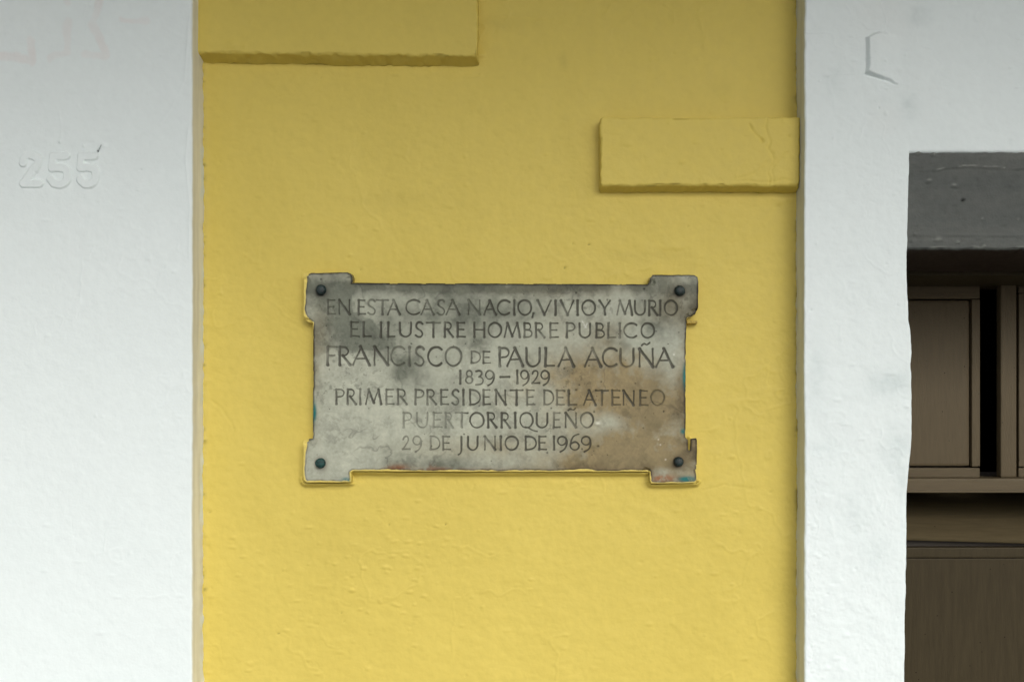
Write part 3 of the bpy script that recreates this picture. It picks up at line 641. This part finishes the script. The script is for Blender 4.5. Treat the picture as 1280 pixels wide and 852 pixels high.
def build_plaque():
    st = 0.5
    p, q = np.meshgrid(np.arange(377, 874.6, st), np.arange(338.5, 606, st))
    jx = 0.35 * fbm(p, q, 7, 3, 900); jy = 0.35 * fbm(p, q, 7, 3, 901)
    sd, nx, ny = polysd(p + jx, q + jy, OUT)
    ins = sd > 0
    F = gridfaces(*p.shape)[..., ::-1].reshape(-1, 4)
    i4 = ins.ravel()[F]
    keepf = i4.any(1)
    used = np.zeros(p.size, bool); used[F[keepf].ravel()] = True
    snap = used.reshape(p.shape) & ~ins
    P = np.where(snap, nx - jx, p); Q = np.where(snap, ny - jy, q)
    d = np.clip(sd, 0, None)
    # relief
    h = 0.0004 * fbm(p, q, 90, 3, 910) + 0.00010 * fbm(p, q, 8, 3, 913)
    rr = .9 + 0.9 * np.clip(fbm(p, q, 25, 3, 915), -.6, 1)
    e = np.clip(d / rr, 0, 1)
    h = h - rr * (1 - np.sqrt(np.clip(1 - (1 - e) ** 2, 0, 1))) * S * .9
    chip = np.zeros(p.shape)
    for cx, cy, r_, a_ in [(383, 402, 9, .004), (438, 349, 5, .004), (815, 352, 5, .0035), (871, 390, 9, .004), (862, 398, 7, .004), (808, 588, 6, .003), (384, 350, 5, .002), (383, 552, 6, .0025), (859, 546, 4, .003), (742, 530, 0, 0)]:
        if r_:
            g = np.clip(1 - np.hypot(p - cx, q - cy) / r_ + .5 * fbm(p, q, 6, 3, 917), 0, 1)
            h -= a_ * sstep(0, .8, g); chip = np.maximum(chip, sstep(0, .5, g))
    # carved letters
    G = np.zeros(p.shape); LAB = np.zeros(p.shape, int); W = np.zeros(p.shape)
    jt1, jt2 = .5 * fbm(p, q, 9, 3, 920), .5 * fbm(p, q, 9, 3, 921)
    lr = np.random.RandomState(9)
    def carve(ch, x0, x1, y0, y1, r, li):
        w_ = max(x1 - x0, 2)
        c0 = int((x0 - 8 - 377) / st); c1 = int((x1 + 10 - 377) / st); r0 = int((y0 - 8 - 338.5) / st); r1 = int((y1 + 10 - 338.5) / st)
        sl = (slice(max(r0, 0), r1), slice(max(c0, 0), c1))
        pp, qq = (p + jt1)[sl], (q + jt2)[sl]
        g = np.zeros(pp.shape)
        for pts, wd in LET[ch]:
            nseg = len(pts) - 1
            for k, (A, B) in enumerate(zip(pts[:-1], pts[1:])):
                a = (x0 + A[0] * w_, y1 - A[1] * (y1 - y0)); b = (x0 + B[0] * w_, y1 - B[1] * (y1 - y0))
                dd, t = segdist(pp, qq, a, b)
                u = (k + t) / nseg
                rad = r * wd * (1 + (.34 * np.abs(2 * u - 1) ** 6 if nseg < 3 else .18 * np.sin(u * 2 * pi + .6)))
                g = np.maximum(g, 1 - dd / rad)
        strength = lr.uniform(.8, 1.15)
        G[sl] = np.maximum(G[sl], g); W[sl] = np.where(g > 0, strength, W[sl])
        LAB[sl] = np.where(g > 0.0, li + 1, LAB[sl])
    for li, L in enumerate(LINES):
        for (ch, x0, x1) in L['s']:
            t = np.clip(((x0 + x1) / 2 - 410) / 430, 0, 1)
            y0 = L['y0'] + t * (L['y0r'] - L['y0']); y1 = L['y1'] + t * (L['y1r'] - L['y1'])
            carve(ch, x0, x1, y0, y1, L['r'], li)
        for (ch, x0, x1, y0, y1, r) in EXTRA.get(li, []):
            carve(ch, x0, x1, y0, y1, r, li)
    # wear: some strokes are nearly lost
    wear = np.clip(0.98 + 0.6 * fbm(p, q, 22, 4, 925, .65), .35, 1.25)
    for cx, cy, r_ in [(416, 385, 16), (516, 555, 18), (545, 550, 14), (524, 525, 20), (560, 525, 18)]:
        wear *= 1 - .38 * np.exp(-((p - cx) ** 2 + (q - cy) ** 2) / r_ ** 2)
    gg = np.clip(G, 0, 1)
    h -= 0.0013 * gg ** .8 * (0.6 + .4 * wear)
    # small pits and spots
    spots = [(401, 349, 1.2), (514, 429.5, 1.0), (599, 507, 1.0), (689, 510, 1.0), (742.5, 514.5, 1.1), (829.5, 514, 1.1), (705, 460.5, 1.2), (684, 565.5, 1.1), (580, 542.5, 1.0), (805, 361, 1.4), (747.5, 557.5, 1.5), (727.5, 561, 1.1), (720, 487, 1.3), (751.5, 477, .8), (724, 481, .9),
             (449, 421, .8), (736, 457, .9), (592, 427, .7), (720, 366, 1), (759, 374.5, .9), (706, 488.5, 1), (820, 414, .8), (742, 563.5, .6), (712, 492, 1.1), (794, 479, .8), (804, 535, .8), (835, 430, .7)]
    for i in range(90): spots.append((lr.uniform(395, 855), lr.uniform(357, 587), lr.uniform(.35, .7)))
    sp = np.zeros(p.shape)
    for cx, cy, r_ in spots:
        c0, r0 = int((cx - 5 - 377) / st), int((cy - 5 - 338.5) / st); sl = (slice(r0, r0 + 20), slice(c0, c0 + 20))
        sp[sl] = np.maximum(sp[sl], np.exp(-(((p[sl] - cx) ** 2 + (q[sl] - cy) ** 2) / r_ ** 2)))
    h -= .0008 * sp
    h += .0014 * np.exp(-(((p - 748) / 3.4) ** 2 + ((q - 529.5) / 2.4) ** 2))
    # ---- marble and grime colours
    n1 = fbm(p, q, 120, 4, 930); n2 = fbm(p, q, 42, 4, 935, .6); n3 = fbm(p, q, 10, 4, 940, .6)
    light = np.array([0.48, 0.50, 0.395]); col = np.repeat(light[None], p.size, 0).reshape(*p.shape, 3)
    warm = np.array([0.325, 0.255, 0.125])
    def blob(cx, cy, rx, ry, rot=0):
        c, s_ = cos(rot), sin(rot); x = (p - cx) * c + (q - cy) * s_; y = -(p - cx) * s_ + (q - cy) * c
        return np.exp(-((x / rx) ** 2 + (y / ry) ** 2))
    wm = sstep(600, 800, p + 60 * n1 + 50 * n2) * 0.66 * sstep(350, 480, q + 40 * n2)
    wm = wm + .9 * blob(800, 560, 70, 28) + .5 * blob(745, 465, 60, 26) + .8 * blob(775, 500, 70, 30) + .4 * blob(845, 375, 25, 25) + .35 * blob(700, 360, 120, 10) + .35 * blob(400, 420, 14, 40) + .4 * blob(600, 560, 90, 14) + .45 * blob(760, 580, 100, 14)
    wm = wm - .8 * blob(815, 425, 30, 14) - .8 * blob(765, 527, 30, 14) - .5 * blob(820, 590, 20, 8) - .4 * blob(835, 455, 18, 30)
    wm = np.clip(wm * (.95 + .5 * n2 + .35 * n3), 0, 1)[..., None]
    col = col * (1 - wm) + warm * wm
    gr = .38 * blob(485, 440, 60, 14, .55) + .42 * blob(505, 466, 24, 16, .5) + .42 * blob(480, 425, 45, 16, .3) + .35 * blob(520, 400, 60, 16, .2) + .35 * blob(620, 395, 45, 18) + .3 * blob(420, 365, 40, 10) + .65 * blob(625, 359, 240, 8) + .25 * blob(585, 378, 16, 20) + .4 * blob(560, 580, 30, 8) + .3 * blob(840, 585, 40, 14) + .35 * blob(825, 540, 16, 12) + .4 * blob(812, 410, 7, 8)
    gr += .3 * blob(430, 415, 30, 60, .2) * (n2 > 0) + .28 * sstep(.0, .6, n1) + .12 + .26 * sstep(.1, .7, fbm(p, q, 55, 5, 933, .65)) + .16 * sstep(.1, .6, fbm(p, q, 24, 4, 934, .6))
    gr -= .35 * blob(440, 540, 60, 40) + .25 * blob(440, 470, 50, 22) + .15 * blob(600, 480, 120, 60)
    gr = np.clip(1.3 * gr * (1 + 1.1 * n2 + .6 * n3), 0, .85)[..., None]
    col = col * (1 - gr * np.array([.76, .74, .76]))
    # veins
    v = fbm(p + 14 * n2, q + 14 * n2, 60, 4, 945); vm = np.exp(-(v / .03) ** 2) * sstep(-.05, .35, fbm(p, q, 70, 2, 950))
    lft = sstep(660, 500, p) * sstep(455, 520, q)
    v2 = fbm(p + 18 * n2, q - 10 * n2, 34, 4, 955); vm2 = np.exp(-(v2 / .05) ** 2) * lft * sstep(-.2, .3, fbm(p, q, 40, 2, 958))
    col = col * (1 - .28 * np.clip(vm, 0, 1)[..., None] - .34 * np.clip(vm2, 0, 1)[..., None])
    sharp = sstep(.10, .30, fbm(p + 5 * n3, q + 5 * n3, 16, 5, 963, .7)) * (.35 + .65 * sstep(-.3, .4, n2))
    col = col * (1 - .22 * sharp[..., None])
    fle = sstep(.34, .5, fbm(p, q, 5.5, 3, 966, .6)) * sstep(-.1, .5, fbm(p, q, 60, 3, 968))
    col = col * (1 - .3 * fle[..., None])
    col = col * (1 + .2 * n3[..., None] + .12 * fbm(p, q, 20, 3, 962)[..., None] + .07 * fbm(p, q, 3, 2, 960)[..., None])
    # lead-grey filler in the letters
    pig = np.clip(gg * 2.4, 0, 1) * .92 * wear * np.where(W > 0, W, 1)
    halo = .12 * sstep(-1.6, 0, G)
    pig = np.clip(np.maximum(pig, halo), 0, .9)[..., None]
    col = col * (1 - pig) + pig * np.array([.040, .038, .026])
    col = col * (1 - .85 * sp[..., None])
    col = col + np.array([.5, .5, .45]) * (np.exp(-(((p - 747) / 2.6) ** 2 + ((q - 529) / 1.6) ** 2)))[..., None] * .7
    scr = np.minimum(linedist(p, q, [(727, 400), (731, 407), (735, 412)]), linedist(p, q, [(731, 410), (734, 404)]))
    col = col + .22 * np.exp(-(scr / .8) ** 2)[..., None] * (fbm(p, q, 3, 2, 961)[..., None] > -.3)
    for cx, cy in [(842.5, 443), (825.5, 555.5), (823, 549), (832, 574)]:
        col = col + .3 * np.exp(-(((p - cx) ** 2 + (q - cy) ** 2) / .9))[..., None]
    # darker ring round the bolts
    for cx, cy in BOLTS:
        dd = np.hypot(p - cx - .5, q - cy - 1)
        col = col * (1 - .45 * np.exp(-((dd - 5) / 4.5) ** 2)[..., None] * np.array([.9, 1, 1]))
    # rusty and turquoise paint traces on the rim
    low = sstep(576, 590, q) * (sd < 12)
    ru = np.clip(.9 * blob(497, 585, 14, 4.5) + .7 * blob(535, 585, 9, 4) + .6 * blob(556, 587, 14, 3) + .8 * blob(826, 597, 12, 6) + .6 * blob(845, 599, 18, 4) + .3 * blob(600, 587, 60, 2.5), 0, 1) * sstep(-.3, .3, n3 + .25)
    col = col * (1 - ru[..., None]) + ru[..., None] * np.array([.28, .10, .035])
    tq = np.clip(1.2 * blob(858, 598.5, 9, 3) + 1.2 * blob(392.8, 515, 2.4, 10) + 1.2 * blob(856, 470, 2.2, 12) + .9 * blob(433, 600, 5, 3) + .8 * blob(854, 539, 3, 3), 0, 1) * sstep(-.4, .1, n3 + .2)
    col = col * (1 - tq[..., None]) + tq[..., None] * np.array([.01, .13, .13])
    # dark dirty line just inside the rim, yellow wall paint lapped over parts of it
    dk = np.exp(-(d / (2.0 + 1.2 * n2)) ** 2) * np.clip(.85 + .6 * n3, 0, 1)
    wide = np.exp(-(d / (9 + 5 * n2)) ** 2) * np.clip(.5 + .9 * n2 + .4 * n3, 0, 1)
    col = col * (1 - .38 * wide[..., None] * np.array([.9, 1, 1.15])) * (1 - .78 * dk[..., None])
    top = (q < 360) & (p > 441) & (p < 811)
    lapw = 1.5 + 1.3 * fbm(p, q, 12, 3, 970)
    lapw = lapw - .4 + 2.6 * blob(383, 352, 5, 14) + 5 * blob(383, 400, 8, 6) + .6 * (blob(381, 380, 4, 30)) + 1.2 * blob(645, 589, 12, 6) + 3.2 * blob(729, 588, 14, 5) + .8 * blob(490, 590, 60, 5) + .8 * blob(410, 603, 30, 4) + .8 * blob(380, 585, 4, 40) + 3.5 * blob(382, 556, 4, 8) + 1.2 * blob(855, 587, 60, 3) * (q > 586)
    bot = ((q > 580) | (p < 386)).astype(float)
    lapw = np.where(top, 0.2 + .5 * (fbm(p, q, 12, 3, 975) > .35), np.where(bot > 0, lapw + .35, lapw - 1.1))
    lap = sstep(lapw + .35, lapw - .35, d) * (lapw > .25)
    inner = np.exp(-((d - np.clip(lapw, 0, 9) - .9) / 1.0) ** 2) * np.clip(.8 + .8 * n3, 0, 1) * np.where(bot > 0, .75, .9)
    inner = np.maximum(inner, top * np.exp(-(d / 1.5) ** 2) * .85)
    col = col * (1 - inner[..., None] * np.array([.80, .84, .9]))
    lc = YEL * np.array([1.02, 1.02, 1.1])
    col = col * (1 - lap[..., None]) + lap[..., None] * lc * (1 + .1 * n3[..., None])
    h = h + .0005 * lap
    col = col * (1 - .8 * tq[..., None]) + .8 * tq[..., None] * np.array([.01, .15, .14])
    col = np.clip(col, .004, .85)
    V = np.stack([WX(P, QY), QY - h, WZ(Q, QY)], -1).reshape(-1, 3)
    c = col.reshape(-1, 3)
    # skirt from the rim back to the wall
    Fk = F[keepf]
    E = np.concatenate([Fk[:, [0, 1]], Fk[:, [1, 2]], Fk[:, [2, 3]], Fk[:, [3, 0]]])
    key = np.sort(E, 1); kk = key[:, 0].astype(np.int64) * (p.size + 1) + key[:, 1]
    u, idx, cnt = np.unique(kk, return_index=True, return_counts=True)
    Bd = E[idx[cnt == 1]]
    bu = np.unique(Bd)
    n0 = len(V); rows = 3
    ys = [QY * .6, QY * .25, 0.006]
    vv = [V]; cc = [c]; maps = [None]
    mp = -np.ones(n0, np.int64); cur = mp.copy(); cur[bu] = bu
    FF = [Fk]
    off = n0
    bp, bq = P.ravel()[bu], Q.ravel()[bu]
    for k, y in enumerate(ys):
        nv = V[bu].copy(); nv[:, 1] = y
        nv[:, 0] += .0006 * fbm(bp, bq + 9 * k, 8, 3, 980); nv[:, 2] += .0006 * fbm(bp, bq + 9 * k, 8, 3, 981) + (-.0008 * k if False else 0)
        vv.append(nv)
        yl = np.clip(.75 + 1.2 * fbm(bp, bq + 7 * k, 22, 3, 985), 0, 1)
        yl = np.where((bq < 360) & (bp > 441) & (bp < 811), yl * .15, yl)[:, None]
        cc.append(YEL * .95 * yl + (1 - yl) * np.array([.09, .075, .045]))
        new = mp.copy(); new[bu] = off + np.arange(len(bu))
        FF.append(np.stack([cur[Bd[:, 1]], cur[Bd[:, 0]], new[Bd[:, 0]], new[Bd[:, 1]]], -1))
        cur = new; off += len(bu)
    V = np.concatenate(vv); c = np.concatenate(cc); Fall = np.concatenate(FF)
    lab = np.concatenate([LAB.ravel(), np.zeros(len(V) - n0, int)])
    glab = np.concatenate([(G > 0.02).ravel(), np.zeros(len(V) - n0, bool)])
    lab = np.where(glab, lab, 0)
    fl = lab[Fall].max(1)
    root = bpy.data.objects.new('memorial_plaque', None); C.objects.link(root)
    org = (WX(625, 0), 0, WZ(472, 0)); root.location = org
    tag(root, 'weathered marble plaque with carved Spanish inscription bolted to the yellow wall', 'plaque')
    V2, F2, c2 = subset(V, Fall, c, fl == 0)
    slab = mesh_obj('marble_slab', V2, F2, M_marble, root, c2, org=org)
    names = ['carved line EN ESTA CASA NACIO, VIVIO Y MURIO', 'carved line EL ILUSTRE HOMBRE PUBLICO', 'carved line FRANCISCO DE PAULA ACUÑA in larger letters', 'carved years 1839 - 1929', 'carved line PRIMER PRESIDENTE DEL ATENEO', 'carved line PUERTORRIQUEÑO', 'carved date 29 DE JUNIO DE 1969']
    for i, nm in enumerate(names):
        V2, F2, c2 = subset(V, Fall, c, fl == i + 1)
        tag(mesh_obj('inscription_line', V2, F2, M_marble, root, c2, org=org), nm)
    return root, org

BOLTS = [(401.5, 362.5), (849.5, 363.5), (400.7, 578.5), (848, 576.8)]
plaque, porg = build_plaque()

def bolt_mesh():
    bm = bmesh.new()
    prof = [(.0088, 0), (.0088, .0012), (.0078, .0026), (.0078, .0060), (.0070, .0074), (.0050, .0084), (.0022, .0088)]
    seg = 20
    rings = []
    for k, (r, z) in enumerate(prof):
        ring = []
        for i in range(seg):
            a = 2 * pi * i / seg
            rr = r * (1 + .025 * sin(3 * a + k) + (.035 * cos(6 * a) if 2 <= k <= 4 else 0))
            ring.append(bm.verts.new((rr * cos(a), -z, rr * sin(a))))
        rings.append(ring)
    for a, b in zip(rings[:-1], rings[1:]):
        for i in range(seg): bm.faces.new((a[i], a[(i + 1) % seg], b[(i + 1) % seg], b[i]))
    bm.faces.new(rings[-1])
    bmesh.ops.recalc_face_normals(bm, faces=bm.faces)
    for f in bm.faces: f.smooth = True
    me = bpy.data.meshes.new('bolt'); bm.to_mesh(me); bm.free(); me.materials.append(M_bolt); return me
lg = box('paint_ledge', WX(858.6, -.012), WX(872, -.012), -.0125, .004, WZ(404.2, -.012), WZ(400.6, -.012), paint_mat('ledge_paint', color=(0.42, 0.30, 0.06), attr=False, rough=.6, bump=.002, scale=200, var=.4), plaque, .0012, porg)
tag(lg, 'crust of yellow paint left where the ear of the slab broke off')
bme = bolt_mesh()
bme2 = bme.copy(); bme2.materials[0] = paint_mat('verdigris_bronze', color=(0.010, 0.050, 0.044), attr=False, rough=0.5, bump=0.0008, scale=700, var=0.5, spec=0.4)
for i, (a, b) in enumerate(BOLTS):
    o = bpy.data.objects.new('bolt', bme2 if i == 2 else bme); link(o, plaque)
    o.location = (WX(a, QY) - porg[0], QY - .0002, WZ(b, QY) - porg[2]); o.rotation_euler = (0, i * .7, 0)
    o.scale = ((.93, .97, .9, .88)[i], (.9, 1, .8, 1.05)[i], (.97, .9, .93, .9)[i])

# ------------------------------------------------------------------ brown door in the recess
FY = 0.235                      # front plane of the door frame
def fx(p, Y=FY): return WX(p, Y)
def fz(q, Y=FY): return WZ(q, Y)
door = bpy.data.objects.new('wooden_door', None); C.objects.link(door); dorg = (1.08, FY, 0.0); door.location = dorg
tag(door, 'brown painted wooden door and shutters set deep in the recess at right', 'door')
XL, XR = WX(1137, PY) - .012, 1.632
B = lambda nm, x0, x1, y0, y1, z0, z1, m=M_wood, bev=.003, rot=0: box(nm, x0, x1, y0, y1, z0, z1, m, door, bev, dorg, rot)
# header in two steps, its shade put into a darker brown
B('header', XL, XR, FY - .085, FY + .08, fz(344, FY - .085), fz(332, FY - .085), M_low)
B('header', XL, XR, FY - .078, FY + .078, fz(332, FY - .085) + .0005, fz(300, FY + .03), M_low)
# middle rail and mullions
B('rail', XL, XR, FY - .012, FY + .075, fz(615.5, FY - .012), fz(597.5, FY - .012), M_woodh, .004)
B('rail_bead', XL, XR, FY - .018, FY - .012, fz(615.5, FY - .018), fz(612, FY - .018), M_woodh, .0015)
B('mullion', fx(1251, FY + .022), fx(1271, FY + .022), FY + .022, FY + .040, fz(597.5, FY - .012), fz(344, FY - .085) + .001, M_wood, .003)
# shutter leaves: frame pieces with a raised field
def leaf(x0, x1, z0, z1, y):
    rt = bpy.data.objects.new('shutter_leaf', None); link(rt, door); 
    def b(nm, *a, m=M_wood, bev=.002): return box(nm, *a, m, rt, bev, dorg)
    b('bottom_rail', x0, x1, y, y + .03, z0, z0 + .0185, m=M_woodh)
    b('top_rail', x0, x1, y, y + .03, z1 - .024, z1, m=M_woodh)
    b('stile', x1 - .0155, x1, y - .001, y + .032, z0 + .0205, z1 - .025)
    b('stile', x0, x0 + .0155, y - .001, y + .032, z0 + .0205, z1 - .025)
    b('field_panel', x0 + .0175, x1 - .0170, y + .004, y + .022, z0 + .0215, z1 - .026, bev=.005)
    b('backing', x0 + .004, x1 - .004, y + .0305, y + .036, z0 + .004, z1 - .004, m=M_dark, bev=0)
    return rt
LY = FY + .040
z0, z1 = fz(597.2, LY) - .012, fz(357, LY)
tag(leaf(XL + .006, fx(1225, LY), z0 + .0125, z1, LY), 'left shutter leaf beside the dark gap')
tag(leaf(fx(1273.2, LY), 1.60, z0 + .0125, fz(350, LY), LY), 'right shutter leaf beyond the mullion')
# coved panel below the rail
def cove():
    zt, zb = fz(617, FY + .05), fz(672, FY + .012)
    n = 14; V = []; xs = np.linspace(XL, XR, 40)
    prof = [(FY + .215, zt + .03)]
    for i in range(n + 1):
        t = i / n
        prof.append((FY + .012 + .20 * (1 - t) ** 1.7, zt + .01 + (zb - zt - .01) * (t if t < .97 else t)))
    prof += [(FY + .016, zb - .0015), (FY + .03, zb - .002)]
    for (y, z) in prof:
        for x in xs:
            V.append((x, y, z - (x - XL) * .028))
    V = np.array(V); Fq = gridfaces(len(prof), len(xs)).reshape(-1, 4)[..., ::-1]
    return mesh_obj('cove_moulding', V, Fq, M_low2, door, org=dorg)
cove()
rt_ = 0.0
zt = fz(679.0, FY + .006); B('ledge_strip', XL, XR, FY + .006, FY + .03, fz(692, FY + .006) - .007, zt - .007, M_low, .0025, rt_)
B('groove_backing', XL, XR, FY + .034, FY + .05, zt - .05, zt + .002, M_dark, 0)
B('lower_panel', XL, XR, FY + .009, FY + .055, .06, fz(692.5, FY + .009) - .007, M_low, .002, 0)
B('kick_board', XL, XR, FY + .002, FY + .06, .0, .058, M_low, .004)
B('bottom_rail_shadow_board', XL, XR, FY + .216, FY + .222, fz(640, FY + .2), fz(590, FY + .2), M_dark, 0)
door.children[-1].name = 'back_board'

# ------------------------------------------------------------------ setting outside the picture
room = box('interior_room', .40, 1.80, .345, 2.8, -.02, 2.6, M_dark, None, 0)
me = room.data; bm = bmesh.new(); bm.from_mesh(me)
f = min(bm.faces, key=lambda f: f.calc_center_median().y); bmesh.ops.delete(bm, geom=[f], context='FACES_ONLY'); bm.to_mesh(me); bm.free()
tag(room, kind='structure')
# masonry behind the plaster skins, leaving the opening free
core = box('masonry_core', -3.2, XL + .02, .012, .34, 0, 3.0, M_conc, None, 0); tag(core, kind='structure')
core = box('masonry_core', XR - .01, 3.2, .012, .34, 0, 3.0, M_conc, None, 0); tag(core, kind='structure')
core = box('masonry_core', XL + .02, XR - .01, .012, .34, ZS + .03, 3.0, M_conc, None, 0); tag(core, kind='structure')
pv = box('pavement', -8, 8, -1.9, .75, -.14, -.002, M_pave, None, 0); tag(pv, kind='structure')
rd = box('street', -60, 60, -60, 60, -.3, -.142, M_road, None, 0); tag(rd, kind='structure')
shade_slab = box('added_overhang_slab', -3.2, 3.2, -1.7, .83, 3.0, 3.14, M_conc, None, .01)  # unseen slab, added and sized to shade the top of the walls
tag(shade_slab, 'concrete balcony slab added unseen above the picture to shade the wall tops', 'overhang')

for o in (yellow, left, right, shade_slab): o['kind'] = 'thing'
right['group'] = left['group'] = 'white plaster walls either side of the yellow wall'
